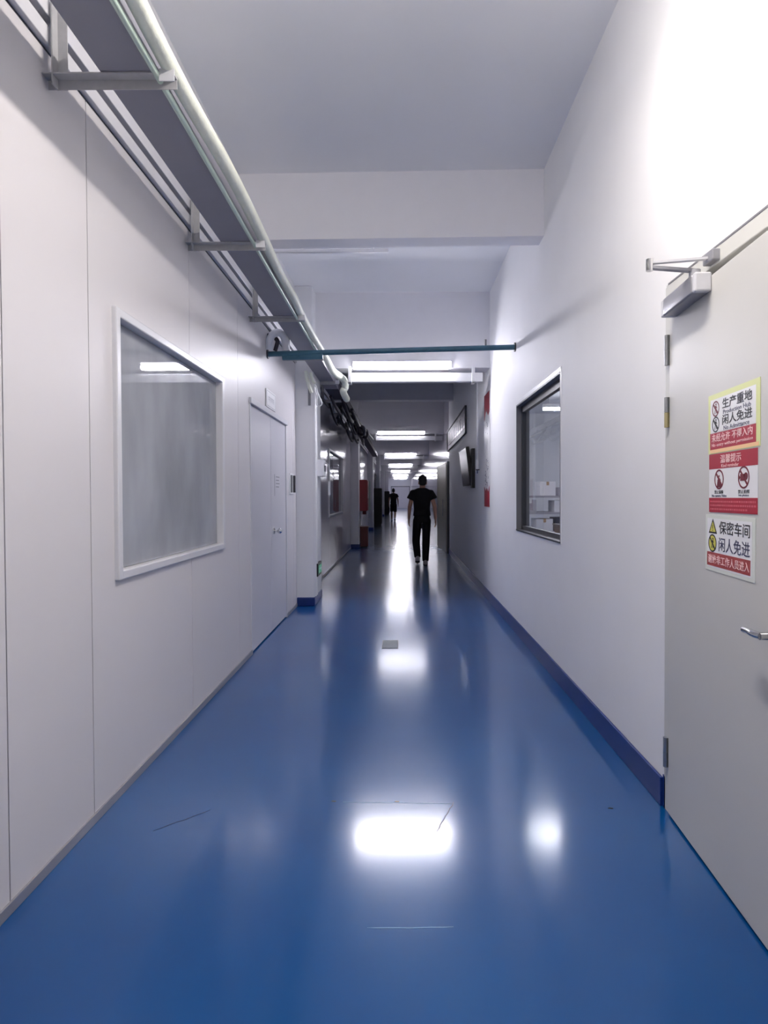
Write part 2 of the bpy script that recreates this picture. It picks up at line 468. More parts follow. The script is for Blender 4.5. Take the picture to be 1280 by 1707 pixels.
# blind behind the first window, with soft folds
mb = MB(); n = 60
y0, y1, z0, z1 = WIN1
A = []
for i in range(n+1):
    y = y0-0.05 + (y1-y0+0.1)*i/n
    x = XL-0.14 + 0.006*math.sin(i*0.55) + 0.004*math.sin(i*1.7+1)
    A.append([mb.bm.verts.new((x, y, z0-0.05)), mb.bm.verts.new((x, y, z1+0.05)),
              mb.bm.verts.new((x-0.004, y, z1+0.05)), mb.bm.verts.new((x-0.004, y, z0-0.05))])
for a, b in zip(A, A[1:]):
    for k in range(4):
        l = (k+1) % 4; mb.bm.faces.new((a[k], b[k], b[l], a[l]))
mb.bm.faces.new(A[0]); mb.bm.faces.new(A[-1][::-1])
o = part('window_blind', mb, 'curtain', smooth=True)
tag(o, 'pale grey blind hanging behind the hazy window in the panel wall', 'blind')
wall_window_left('window_2', WIN2, 0, 'dark reflecting window further along the panel wall')
struct('trim_4', MB().box(XL-0.5, XL-0.45, WIN2[0]-0.2, WIN2[1]+0.2, 0.8, 2.4), 'dimpanel')

# double door in the panel wall
r = empty('door_2', (XL, DOOR2[0], 0)); r['kind'] = 'structure'
r['label'] = 'pale grey double door in the panel wall with chrome knob'
ys = 6.06
l1 = part('leaf', MB().box(XL-0.05, XL-0.004, DOOR2[0]+0.012, ys-0.003, 0.012, 2.13, 0.002), 'panel_door', r)
l2 = part('leaf', MB().box(XL-0.05, XL-0.004, ys+0.003, DOOR2[1]-0.012, 0.012, 2.13, 0.002), 'panel_door', r)
fr = MB().box(XL-0.06, XL+0.02, DOOR2[0]-0.03, DOOR2[1]+0.03, 2.135, 2.185, 0.004)
fr.box(XL-0.06, XL+0.006, DOOR2[0]-0.02, DOOR2[0]+0.01, 0, 2.14).box(XL-0.06, XL+0.006, DOOR2[1]-0.01, DOOR2[1]+0.02, 0, 2.14)
part('frame', fr, 'alu', r)
part('backing', MB().box(XL-0.09, XL-0.055, DOOR2[0], DOOR2[1], 0, 2.2), 'gap', r)
kn = MB().cyl((XL-0.004, 6.16, 1.0), (XL+0.008, 6.16, 1.0), 0.032, seg=20).cyl((XL, 6.16, 1.0), (XL+0.045, 6.16, 1.0), 0.011)
kn.ell((XL+0.06, 6.16, 1.0), (0.024, 0.028, 0.028))
part('knob', kn, 'chrome', l2, smooth=True)

# sign over the double door
s = thing('door_sign', 'small white sign plate above the double door', 'sign', matrix=on_left(XL+0.006, 6.03, 2.285))
part('plate', MB().box(-0.21, 0.21, -0.085, 0.085, -0.004, 0.006, 0.002), 'white', s, local=True)
part('border', MB().box(-0.195, 0.195, -0.072, -0.069, 0.006, 0.0066).box(-0.195, 0.195, 0.069, 0.072, 0.006, 0.0066)
     .box(-0.195, -0.192, -0.072, 0.072, 0.006, 0.0066).box(0.192, 0.195, -0.072, 0.072, 0.006, 0.0066), 'mid_frame', s, local=True)
mk = MB()
for i in range(5):
    cx = -0.11 + i*0.055
    mk.box(cx-0.018, cx+0.018, 0.012, 0.017, 0.006, 0.0066).box(cx-0.014, cx+0.014, -0.006, -0.001, 0.006, 0.0066).box(cx-0.003, cx+0.003, -0.026, 0.026, 0.006, 0.0066)
part('faint_print', mk, 'greybox', s, local=True)
# notice stuck on the door leaf
s = thing('door_notice', 'small faded notice stuck on the pale double door above its knob', 'sticker', matrix=on_left(XL-0.002, 6.38, 1.46))
part('sheet', MB().box(-0.15, 0.15, -0.11, 0.11, -0.0015, 0.0015), 'panel_door', s, local=True)
mk = MB()
for i in range(4):
    mk.box(-0.09, 0.09-0.03*(i % 2), 0.09-0.034*i-0.008, 0.09-0.034*i, 0.0015, 0.002)
part('faint_print', mk, 'mid_frame', s, local=True)
# card reader beside the double door
s = thing('card_holder', 'slim white wall bracket with dark slots between double door and column', 'wall fitting', matrix=on_left(XL+0.002, 7.15, 1.49))
part('plate', MB().box(-0.12, 0.12, -0.12, 0.12, -0.004, 0.01, 0.003), 'white', s, local=True)
part('slot', MB().box(-0.085, -0.07, -0.1, 0.1, 0.01, 0.03, 0.003), 'mid_frame', s, local=True)
part('slot', MB().box(0.07, 0.1, -0.1, 0.1, 0.01, 0.035, 0.003), 'dark_frame', s, local=True)

# dark opening far along the panel wall
r = empty('door_3', (XL, 31.0, 0)); r['kind'] = 'structure'
part('backing', MB().box(XL-0.3, XL-0.26, 30.8, 33.8, 0, 2.5), 'black', r)
part('frame', MB().box(XL-0.1, XL+0.03, 30.94, 31.02, 0, 2.45).box(XL-0.1, XL+0.03, 33.58, 33.66, 0, 2.45).box(XL-0.1, XL+0.03, 30.94, 33.66, 2.38, 2.46), 'dark_frame', r)
# double door at the corridor's end
r = empty('door_4', (0, YE, 0)); r['kind'] = 'structure'
part('leaf', MB().box(-0.9, -0.005, YE-0.05, YE+0.0, 0.01, 2.25), 'panel_door', r)
part('leaf', MB().box(0.005, 0.95, YE-0.05, YE+0.0, 0.01, 2.25), 'panel_door', r)
part('frame', MB().box(-0.98, 1.03, YE-0.06, YE+0.01, 2.25, 2.34).box(-0.98, -0.9, YE-0.06, YE+0.01, 0, 2.3).box(0.95, 1.03, YE-0.06, YE+0.01, 0, 2.3), 'mid_frame', r)

# ------------------------------------------------------------------ grey steel door on the right, ajar
TH = math.radians(3.5)
HX, HY = XR-0.012, 2.57
dx, dy = -math.sin(TH), -math.cos(TH)
DM = face_matrix((HX, HY, 0), (dx, dy, 0), (0, 0, 1))
r = empty('door_1', matrix=DM); r['kind'] = 'structure'
r['label'] = 'grey steel door standing slightly open, with three stickers'
leaf = part('leaf', MB().box(0.004, 0.97, 0.008, 2.122, -0.045, 0.0, 0.003), 'steel_door', r, local=True)
fr = MB().box(XR-0.004, XR+0.12, 2.575, 2.625, 0.0, 2.225, 0.002).box(XR-0.012, XR+0.12, 1.52, 2.6, 2.165, 2.228, 0.003).box(XR-0.004, XR+0.12, 1.515, 1.56, 0.0, 2.2, 0.002)
part('frame', fr, 'frame_paint', r)
part('frame_edge', MB().box(XR-0.0135, XR+0.06, 1.53, 2.58, 2.224, 2.231), 'mid_frame', r)
part('dark_gap', MB().box(XR+0.03, XR+0.11, 1.54, 2.57, 2.10, 2.17), 'gap', r)
for z, m2 in ((1.955, 'steel'), (1.695, 'brass'), (0.26, 'steel')):
    h = MB().cyl((XR-0.014, 2.586, z), (XR-0.014, 2.586, z+0.062), 0.0105)
    hg = part('hinge', h, 'steel', r, smooth=True)
    part('hinge_barrel', MB().cyl((XR-0.014, 2.586, z-0.064), (XR-0.014, 2.586, z-0.002), 0.0105), m2, hg, smooth=True)
hd = MB().box(0.80, 0.86, 0.86, 1.06, 0.0, 0.008, 0.003).cyl((0.83, 0.945, 0.0), (0.83, 0.945, 0.05), 0.011)
hd.tube([(0.83, 0.945, 0.046), (0.80, 0.945, 0.052), (0.77, 0.945, 0.05), (0.735, 0.943, 0.046)], 0.0105, 12)
part('handle', hd, 'chrome', leaf, local=True, smooth=True)
part('backing', MB().box(XR+0.125, XR+0.16, 1.4, 2.7, 0, 2.3), 'gap', r)

# door closer
s = thing('door_closer', 'grey door closer with folded arm at the top of the steel door', 'door closer', matrix=DM @ Matrix.Translation((0.24, 2.10, 0.0)))
b = MB().box(-0.15, 0.13, -0.035, 0.035, 0.0, 0.06, 0.008, 3)
part('body', b, 'alu_grey', s, local=True, smooth=True)
part('end_cap', MB().box(0.13, 0.158, -0.034, 0.034, 0.0, 0.058, 0.006), 'alu', s, local=True)
part('end_cap', MB().box(-0.178, -0.15, -0.034, 0.034, 0.0, 0.058, 0.006), 'alu', s, local=True)
part('pinion', MB().cyl((0.09, 0.03, 0.032), (0.09, 0.062, 0.032), 0.02), 'alu', s, local=True, smooth=True)
# arms in world coordinates
pin = DM @ Vector((0.33, 2.16, 0.032)); elb = Vector((0.905, 2.235, 2.178)); sho = Vector((XR-0.022, 2.2, 2.19))
def flatbar(a, b2, w2, t):
    a = Vector(a); b2 = Vector(b2); d = (b2-a).normalized(); sd = d.cross(Vector((0, 0, 1))).normalized()*w2; up = Vector((0, 0, t))
    return MB().hexa([a-sd-up, a+sd-up, b2+sd-up, b2-sd-up, a-sd+up, a+sd+up, b2+sd+up, b2-sd+up])
part('arm', flatbar(pin, elb - Vector((0, 0, 0.008)), 0.011, 0.005), 'alu_grey', s)
part('forearm', flatbar(elb + Vector((0, 0, 0.008)), sho, 0.009, 0.004), 'alu', s)
part('elbow_joint', MB().cyl(elb-Vector((0, 0, 0.02)), elb+Vector((0, 0, 0.022)), 0.013), 'chrome', s, smooth=True)
part('shoe', MB().box(XR-0.04, XR-0.01, 2.165, 2.235, 2.172, 2.212, 0.004), 'alu_grey', s)

# ------------------------------------------------------------------ stickers on the steel door
def man(mb, cx, cy, h, z0, z1, lean=0.0):
    mb.disc(cx+lean*h*0.3, cy+h*0.40, h*0.10, z0, z1, 14)
    mb.prism([(cx-h*.10, cy-h*.02), (cx+h*.08, cy-h*.05), (cx+h*.12+lean*h*.2, cy+h*.27), (cx-h*.08+lean*h*.2, cy+h*.28)], z0, z1)
    mb.prism([(cx-h*.10, cy), (cx-h*.02, cy), (cx-h*.12, cy-h*.48), (cx-h*.22, cy-h*.46)], z0, z1)
    mb.prism([(cx-h*.0, cy), (cx+h*.08, cy-h*.04), (cx+h*.22, cy-h*.40), (cx+h*.13, cy-h*.46)], z0, z1)
    mb.prism([(cx+h*.08, cy+h*.25), (cx+h*.30, cy+h*.06), (cx+h*.26, cy+h*.01), (cx+h*.05, cy+h*.17)], z0, z1)
    mb.prism([(cx-h*.07, cy+h*.26), (cx-h*.28, cy+h*.08), (cx-h*.24, cy+h*.03), (cx-h*.03, cy+h*.17)], z0, z1)
    return mb
def slash(mb, cx, cy, r, wd, z0, z1):
    k = r*0.70; q = wd*0.5
    return mb.prism([(cx-k-q, cy+k-q), (cx-k+q, cy+k+q), (cx+k+q, cy-k+q), (cx+k-q, cy-k-q)], z0, z1)
def sticker(name, label, u, v, tilt):
    return thing(name, label, 'sign', group=None, matrix=DM @ Matrix.Translation((u, v, 0.0007)) @ Matrix.Rotation(math.radians(tilt), 4, 'Z'))
Z0, Z1, Z2, Z3 = 0.0008, 0.0012, 0.0016, 0.0020
s = sticker('warning_sticker', 'yellow edged sticker at the top of the steel door, restricted production area', 0.555, 1.595, 0.6)
part('sheet', MB().box(-0.176, 0.176, -0.102, 0.104, -0.0006, Z0), 'cream', s, local=True)
part('white_field', MB().box(-0.158, 0.152, -0.032, 0.086, Z0, Z1), 'paper', s, local=True)
part('red_band', MB().box(-0.162, 0.152, -0.088, -0.030, Z0, Z1), 'red', s, local=True)
part('orange_strip', MB().box(-0.162, 0.168, -0.100, -0.088, Z0, Z1), 'orange_paper', s, local=True)
for cy, nm in ((0.052, 'no_touch_symbol'), (-0.002, 'no_entry_symbol')):
    g = MB().ring(-0.118, cy, 0.027, 0.0045, Z1, Z2); man(g, -0.118, cy, 0.038, Z1, Z2, 0.2); slash(g, -0.118, cy, 0.024, 0.005, Z1, Z3)
    part(nm, g, 'ink_red' if cy > 0 else 'ink', s, local=True)
for txt, x0, x1, y0, y1, mt, bd in (('生产重地', -0.068, 0.130, 0.044, 0.079, 'ink', 0.0012), ('Production Hub', -0.062, 0.122, 0.026, 0.040, 'ink_blue', 0.0),
                                ('闲人免进', -0.068, 0.130, -0.010, 0.024, 'ink', 0.0012), ('No Admittance', -0.058, 0.112, -0.028, -0.014, 'ink_blue', 0.0),
                                ('未经允许 不得入内', -0.148, 0.132, -0.063, -0.035, 'pink', 0.001), ('No entry without permission', -0.148, 0.134, -0.082, -0.068, 'pink', 0.0)):
    part('lettering', shift_mesh(text_fit(txt, x0, x1, y0, y1, 0.0004, bd), Z1+0.0003), mt, s, local=True)

s = sticker('notice_sticker', 'white sticker with two red banded ends and prohibition symbols, middle of steel door', 0.552, 1.388, 0.15)
part('sheet', MB().box(-0.165, 0.168, -0.100, 0.102, -0.0006, Z0), 'paper', s, local=True)
part('red_band', MB().box(-0.165, 0.168, 0.050, 0.102, Z0, Z1), 'red', s, local=True)
part('red_band', MB().box(-0.165, 0.168, -0.100, -0.050, Z0, Z1), 'red', s, local=True)
g = MB().ring(-0.088, 0.013, 0.034, 0.0055, Z0, Z2); man(g, -0.088, 0.008, 0.040, Z0, Z2); g.prism([(-0.104, -0.014), (-0.072, -0.014), (-0.078, 0.012), (-0.098, 0.012)], Z0, Z2); slash(g, -0.088, 0.013, 0.031, 0.005, Z0, Z3)
part('no_loitering_symbol', g, 'ink_red', s, local=True)
g = MB().ring(0.082, 0.015, 0.036, 0.0055, Z0, Z2)
g.box(0.060, 0.092, 0.004, 0.026, Z0, Z2).disc(0.096, 0.018, 0.012, Z0, Z2).prism([(0.060, 0.015), (0.048, 0.028), (0.048, 0.002)], Z0, Z2); slash(g, 0.082, 0.015, 0.033, 0.005, Z0, Z3)
part('no_photo_symbol', g, 'ink_red', s, local=True)
for txt, x0, x1, y0, y1, mt, z, bd in (('温馨提示', -0.078, 0.066, 0.068, 0.096, 'pink', Z1, 0.0006), ('Kind reminder', -0.07, 0.05, 0.053, 0.064, 'pink', Z1, 0.0),
                                   ('禁止摄像', -0.122, -0.056, -0.036, -0.024, 'ink', Z0, 0.0), ('No camera Video', -0.142, -0.034, -0.047, -0.038, 'ink_blue', Z0, 0.0),
                                   ('禁止拍照', 0.046, 0.118, -0.036, -0.024, 'ink', Z0, 0.0), ('No photos', 0.05, 0.114, -0.047, -0.038, 'ink_blue', Z0, 0.0)):
    part('lettering', shift_mesh(text_fit(txt, x0, x1, y0, y1, 0.0004, bd), z+0.0003), mt, s, local=True)
g = MB()
for k in range(3):
    y = -0.060 - 0.013*k; x = -0.155
    while x < 0.15 - 0.05*(k == 2):
        q = random.uniform(0.006, 0.014); g.box(x, x+q, y-0.006, y, Z1, Z2); x += q+0.0035
part('small_print', g, mat('worn_red_print', (206, 96, 108), 0.5), s, local=True)

s = sticker('workshop_sticker', 'lowest sticker on the steel door, white with yellow symbols and faded red band', 0.535, 1.180, -0.5)
part('sheet', MB().box(-0.175, 0.172, -0.100, 0.098, -0.0006, Z0, 0.0), 'sheet_pale', s, local=True)
part('white_field', MB().box(-0.160, 0.152, -0.088, 0.085, Z0, Z1), 'paper', s, local=True)
part('red_band', MB().box(-0.160, 0.145, -0.082, -0.034, Z1, Z2), 'red_faded', s, local=True)
part('warning_triangle', MB().prism([(-0.148, 0.032), (-0.084, 0.032), (-0.116, 0.084)], Z1, Z2), 'ink', s, local=True)
part('triangle_field', MB().prism([(-0.138, 0.038), (-0.094, 0.038), (-0.116, 0.073)], Z2, Z3), 'yellow', s, local=True)
part('exclamation_mark', MB().box(-0.118, -0.114, 0.048, 0.062, Z3, 0.0023).box(-0.118, -0.114, 0.041, 0.045, Z3, 0.0023), 'ink', s, local=True)
part('yellow_disc', MB().disc(-0.118, -0.002, 0.030, Z1, Z2), 'yellow', s, local=True)
g = MB().ring(-0.118, -0.002, 0.031, 0.0045, Z2, Z3); man(g, -0.118, -0.002, 0.038, Z2, Z3, 0.3); slash(g, -0.118, -0.002, 0.027, 0.004, Z2, 0.0023)
part('no_entry_symbol', g, 'ink', s, local=True)
for txt, x0, x1, y0, y1, mt, z in (('保密车间', -0.068, 0.140, 0.034, 0.078, 'ink', Z1), ('闲人免进', -0.070, 0.140, -0.026, 0.022, 'ink_blue', Z1),
                                   ('谢绝非工作人员进入', -0.150, 0.138, -0.073, -0.042, 'pink', Z2)):
    part('lettering', shift_mesh(text_fit(txt, x0, x1, y0, y1, 0.0004, 0.0005), z+0.0003), mt, s, local=True)

# ------------------------------------------------------------------ right-hand window and the room behind it
y0, y1, z0, z1 = WINR
r = empty('window_3', (XR, y0, z0)); r['kind'] = 'structure'
r['label'] = 'dark framed window in the white wall looking into a storage room'
f = MB(); xa, xb = XR-0.004, XR+0.121
f.box(xa, xb, y0, y0+0.012, z0, z1).box(xa, xb, y1-0.012, y1, z0, z1).box(xa, xb, y0, y1, z1-0.012, z1)
part('reveal', f, 'mid_frame', r)
part('sill', MB().box(xa-0.004, xb, y0, y1, z0, z0+0.014, 0.002), 'dark_frame', r)
f = MB(); xa, xb = XR+0.045, XR+0.085
f.box(xa, xb, y0+0.012, y0+0.05, z0+0.014, z1-0.012).box(xa, xb, y1-0.06, y1-0.012, z0+0.014, z1-0.012)
f.box(xa, xb, y0+0.012, y1-0.012, z1-0.075, z1-0.012).box(xa, xb, y0+0.012, y1-0.012, z0+0.014, z0+0.05)
part('window_frame', f, 'dark_frame', r)
part('pane', MB().box(XR+0.062, XR+0.068, y0+0.045, y1-0.055, z0+0.045, z1-0.07), 'glass', r)
f = MB().box(XR-0.003, XR+0.01, y0-0.02, y1+0.02, z1, z1+0.035, 0.003).box(XR-0.003, XR+0.01, y0-0.022, y0, z0, z1+0.035, 0.003)
part('trim', f, 'white', r)
# the room
RX0, RX1, RY0, RY1, RZ = XR+0.12, 4.3, 3.0, 12.5, 3.0
struct('wall_room_end', MB().box(RX0, RX1+0.1, RY1, RY1+0.1, 0, RZ), 'paint')
struct('wall_room_near', MB().box(RX0, RX1+0.1, RY0-0.1, RY0, 0, RZ), 'paint')
struct('wall_room_side', MB().box(RX1, RX1+0.1, RY0, RY1, 0, RZ), 'paint')
struct('ceiling_room', MB().box(RX0, RX1+0.1, RY0-0.1, RY1+0.1, RZ, RZ+0.1), 'ceiling')
struct('column_room', MB().box(2.05, 2.28, 10.9, 11.15, 0, RZ), 'paint')

def rack(x0, x1, y0, y1, levels, h, lab):
    t = thing('storage_rack', lab, 'shelf rack', (x0, y0, 0))
    for x in (x0, x1-0.035):
        for y in (y0, y1-0.035):
            part('post', MB().box(x, x+0.035, y, y+0.035, 0, h), 'mid_frame', t)
    for z in levels: part('shelf', MB().box(x0, x1, y0, y1, z-0.03, z), 'greybox', t)
rack(1.75, 3.5, 8.9, 9.5, (0.35, 0.82, 1.10, 1.34), 1.62, 'grey steel storage rack seen through the window in the white wall')
def carton(x0, x1, y0, y1, z0, z1, m, lab, group=None):
    t = thing('carton', lab, 'box', ((x0+x1)/2, (y0+y1)/2, z0), group)
    part('carton_body', MB().box(x0, x1, y0, y1, z0, z1, 0.004), m, t)
    part('tape', MB().box((x0+x1)/2-0.02, (x0+x1)/2+0.02, y0-0.0015, y1+0.0015, z1-0.05, z1+0.0015), 'paper' if m != 'whitebox' else 'card', t)
    return t
carton(2.03, 2.26, 8.93, 9.3, 1.34, 1.54, 'whitebox', 'white carton on the top shelf of the storage rack')
carton(2.30, 2.62, 8.93, 9.3, 1.34, 1.46, 'greybox', 'low grey carton on the top shelf of the storage rack, beside the white one')
carton(1.80, 1.98, 8.93, 9.3, 1.10, 1.28, 'greybox', 'small grey carton on the upper middle shelf near the pillar')
carton(2.24, 2.46, 8.93, 9.3, 1.10, 1.27, 'whitebox', 'pale carton on the upper middle shelf of the storage rack')
carton(1.98, 2.22, 8.93, 9.3, 0.82, 1.00, 'whitebox', 'white carton on the lower middle shelf of the storage rack')
carton(2.26, 2.58, 8.93, 9.3, 0.82, 1.02, 'navy', 'dark navy carton on the lower middle shelf of the storage rack')
carton(2.66, 3.0, 8.93, 9.3, 1.34, 1.56, 'card', 'brown carton on the top shelf of the storage rack')
t = thing('work_table', 'orange topped work table in the room behind the window', 'table', (1.9, 7.2, 0))
part('tabletop', MB().box(1.5, 2.5, 6.9, 8.1, 0.82, 0.86, 0.004), 'wood', t)
for x in (1.54, 2.42):
    for y in (6.94, 8.02): part('leg', MB().box(x, x+0.04, y, y+0.04, 0, 0.82), 'mid_frame', t)
t = thing('storage_bin', 'navy plastic bin standing on the orange work table', 'bin', (2.0, 7.5, 0.86))
f = MB().hexa([(1.93, 7.3, 0.86), (2.22, 7.3, 0.86), (2.22, 7.65, 0.86), (1.93, 7.65, 0.86), (1.91, 7.28, 0.98), (2.24, 7.28, 0.98), (2.24, 7.67, 0.98), (1.91, 7.67, 0.98)])
part('bin_body', f, 'navy', t)
part('rim', MB().box(1.9, 2.25, 7.27, 7.68, 0.98, 0.992), 'dark_frame', t)

# ------------------------------------------------------------------ tube lamps
def tube_lamp(cx, y, z, m, label, group, L=1.22, lit=True):
    t = thing('tube_lamp', label, 'lamp', (cx, y, z), group)
    h = L/2
    part('housing', MB().box(cx-h, cx+h, y+0.037, y+0.064, z-0.03, z+0.045, 0.003).box(cx-h+0.002, cx+h-0.002, y-0.085, y+0.036, z+0.039, z+0.045, 0.002), 'white', t)  # thin top lip added to cut the light going up to the ceiling
    g = MB()
    prof = [(0.036, -0.034), (0.012, -0.040), (-0.018, -0.030), (-0.030, -0.004), (-0.022, 0.022), (0.0, 0.034), (0.036, 0.036)]
    n = len(prof); A = []
    for x, k in ((cx-h+0.004, 0.72), (cx-h+0.045, 1), (cx+h-0.045, 1), (cx+h-0.004, 0.72)):
        A.append([g.bm.verts.new((x, y+0.036+(p-0.036)*k, z+q*k)) for p, q in prof])
    for a, b in zip(A, A[1:]):
        for i in range(n):
            j = (i+1) % n; g.bm.faces.new((a[i], a[j], b[j], b[i]))
    g.bm.faces.new(A[0]); g.bm.faces.new(A[-1][::-1])
    part('diffuser', g, m, t)
    for sg in (-1, 1):
        part('end_cap', MB().box(cx+sg*h-0.006, cx+sg*h+0.006, y+0.01, y+0.066, z-0.032, z+0.047, 0.002), 'white', t)
    return t
ordn = ['first', 'second', 'third', 'fourth', 'fifth', 'sixth', 'seventh']
for i in range(7):
    y = COLY[i]
    tube_lamp(0.03, y+0.075, 2.965, 'lamp_main' if i == 0 else 'lamp_far',
              '%s lit tube lamp along the corridor, fixed to the front of its beam' % ordn[i] if i else
              'large lit tube lamp on the beam just past the blue pipe', 'lit tube lamps along the corridor')
    # white trunking hung under each lamp
    t = thing('cable_trunking', ('white cable trunking hung below the %s lit tube lamp' % ordn[i]), 'trunking', (0.2, y+0.1, 2.77), 'white trunkings under the tube lamps')
    x1 = 1.04 if i == 0 else 1.1
    part('channel', MB().box(-0.645, x1, y+0.10, y+0.19, 2.775, 2.885, 0.004), 'white', t)
    for x in (-0.625, 0.92):
        part('hanger', MB().box(x-0.02, x+0.02, y+0.075, y+0.101, 2.755, 2.965, 0.003).box(x-0.02, x+0.02, y+0.075, y+0.20, 2.755, 2.774, 0.003), 'white', t)
# the lamp over the steel door (hangs above the frame of the picture)
def down_lamp(cx, y, z, m, label, L, along=False):
    mw = Matrix.Translation((cx, y, z)) @ Matrix.Rotation(PI/2 if along else 0.0, 4, 'Z')
    t = thing('hanging_lamp', label, 'lamp', matrix=mw)
    top = (RZ if 'orange' in label or 'rack' in label else CEIL) - z
    h = L/2; cx = y = z = 0.0
    part('housing', MB().hexa([(cx-h, y-0.063, z+0.0), (cx+h, y-0.063, z+0.0), (cx+h, y+0.063, z+0.0), (cx-h, y+0.063, z+0.0),
                               (cx-h, y-0.03, z+0.06), (cx+h, y-0.03, z+0.06), (cx+h, y+0.03, z+0.06), (cx-h, y+0.03, z+0.06)]), 'white', t, local=True)
    part('diffuser', MB().box(cx-h+0.02, cx+h-0.02, y-0.06, y+0.06, z-0.034, z-0.001, 0.006), m, t, local=True)
    for x in (cx-h*0.7, cx+h*0.7):
        part('hanger', MB().cyl((x, y, z+0.05), (x, y, top), 0.005), 'steel', t, local=True)
down_lamp(0.33, 1.75, 3.42, 'lamp_near', 'white hanging lamp above the steel door', 1.2, True)
down_lamp(1.75, 7.3, 2.72, 'lamp_room', 'hanging lamp over the orange work table', 0.6)
down_lamp(2.55, 9.7, 2.72, 'lamp_room', 'hanging lamp beyond the storage rack', 0.6)
down_lamp(0.05, 61.0, 2.95, 'lamp_main', 'added unseen hanging lamp brightening the double door at the corridor end', 1.2)  # extra lamp out of sight, added to brighten the end wall
# unlit tube hung behind the first beam
t = thing('unlit_tube_lamp', 'slim unlit white tube lamp hung behind the near ceiling beam', 'lamp', (-0.66, 5.3, 3.44))
part('tube', MB().box(-1.24, -0.09, 5.19, 5.225, 3.395, 3.422, 0.004), 'white', t)
for x in (-0.82, -0.22): part('hanger', MB().box(x-0.008, x+0.008, 5.198, 5.218, 3.422, CEIL), 'white', t)

# ------------------------------------------------------------------ tray, brackets, hose, pipes on the left
TZ = 2.862
def tray(y0, y1, m, label):
    # sheet steel channel with a lid
    t = thing('cable_tray', label, 'cable tray', (-0.975, y0, TZ), 'cable tray runs above the panel wall')
    part('channel', MB().box(-1.062, -0.872, y0, y1, TZ, TZ+0.10, 0.003), m, t)
    part('lid', MB().box(-1.068, -0.866, y0, y1, TZ+0.10, TZ+0.112, 0.002), m, t)
tray(-1.0, 8.75, 'tray', 'grey cable tray on brackets from the steel door to the first column')
tray(8.77, 24.0, mat('shaded_trunking', (84, 80, 92), 0.6, mottle=0.1), 'far grey cable tray running on beyond the first column')  # darker copy of the tray colour, shade of the far stretch painted in
BY = [0.72, 2.23, 3.69, 5.2, 6.7, 8.15, 9.7, 11.2, 12.8, 14.4]
BL = [None, 'grey wall bracket under the cable tray, first from the steel door', 'grey wall bracket under the cable tray, above the hazy window',
      'grey wall bracket under the cable tray, above the double door', 'grey wall bracket under the tray, right by the blue pipe',
      'grey wall bracket under the tray at the first column', 'first bracket beyond the first column in the dark',
      'second bracket beyond the first column in the dark', 'third bracket beyond the first column in the dark', 'fourth bracket beyond the first column in the dark']
for i, y in enumerate(BY):
    if not BL[i]: continue
    t = thing('wall_bracket', BL[i], 'bracket', (XL, y, 2.84), 'wall brackets under the cable tray')
    x1 = -0.80
    a = MB().box(XL+0.002, x1, y-0.02, y+0.02, 2.855, 2.860).box(XL+0.004, x1-0.001, y+0.0165, y+0.0195, 2.8215, 2.8545)
    part('arm', a, 'bracket', t)
    part('arm_end', MB().box(x1-0.05, x1+0.004, y-0.024, y-0.02, 2.825, 2.868), 'alu', t)
    zt = 3.12
    part('upright', MB().box(XL+0.036, XL+0.041, y-0.02, y+0.02, 2.82, zt).box(XL+0.036, XL+0.075, y+0.016, y+0.02, 2.82, zt), 'bracket', t)
# insulated hose along the tray
pts = [(-0.814, -1.0, 2.91), (-0.829, 0.4, 2.90), (-0.809, 1.3, 2.905), (-0.819, 2.23, 2.892), (-0.806, 3.0, 2.895), (-0.814, 3.69, 2.892),
       (-0.832, 4.3, 2.90), (-0.816, 4.8, 2.88), (-0.834, 5.2, 2.892), (-0.826, 5.9, 2.875), (-0.81, 6.4, 2.86), (-0.80, 6.8, 2.845), (-0.795, 7.4, 2.84),
       (-0.72, 7.95, 2.845), (-0.715, 8.1, 2.78), (-0.745, 8.12, 2.72), (-0.715, 8.3, 2.65)]
o = part('insulated_hose', MB().tube(pts, lambda t: 0.031 + 0.014*max(0.0, min(1.0, (t-0.62)/0.15)), 14, 10), 'hose', smooth=True)
tag(o, 'thick white wrapped hose along the edge of the cable tray, kinked at its end', 'hose')
pts = [(-0.868, -1.0, 2.848), (-0.862, 1.0, 2.846), (-0.86, 2.2, 2.85), (-0.862, 3.6, 2.847), (-0.864, 5.0, 2.846), (-0.862, 6.4, 2.845)]
o = part('thin_pipe', MB().tube(pts, 0.011, 10, 4), mat('pale_green_pipe', (190, 208, 196), 0.4), smooth=True)
tag(o, 'thin pale green pipe running beside the white wrapped hose', 'pipe')

# blue cross pipe
t = thing('cross_pipe', 'blue green painted pipe spanning the corridor below the beam', 'pipe', (0, 6.0, 2.75))
part('pipe_run', MB().cyl((XL, 5.92, 2.712), (XR, 6.05, 2.800), 0.026, seg=20), 'bluepipe', t, smooth=True)
part('sleeve', MB().cyl((-1.13, 5.95, 2.69), (-0.74, 5.955, 2.70), 0.032, seg=20), 'bluepipe', t, smooth=True)
part('flange', MB().cyl((XR-0.012, 6.05, 2.80), (XR, 6.05, 2.80), 0.045, seg=20), 'dark_frame', t, smooth=True)
part('flange', MB().cyl((XL, 5.92, 2.712), (XL+0.012, 5.92, 2.712), 0.045, seg=20), 'dark_frame', t, smooth=True)
part('clip', MB().box(0.83, 0.85, 6.02, 6.06, 2.77, 2.87), 'mid_frame', t)
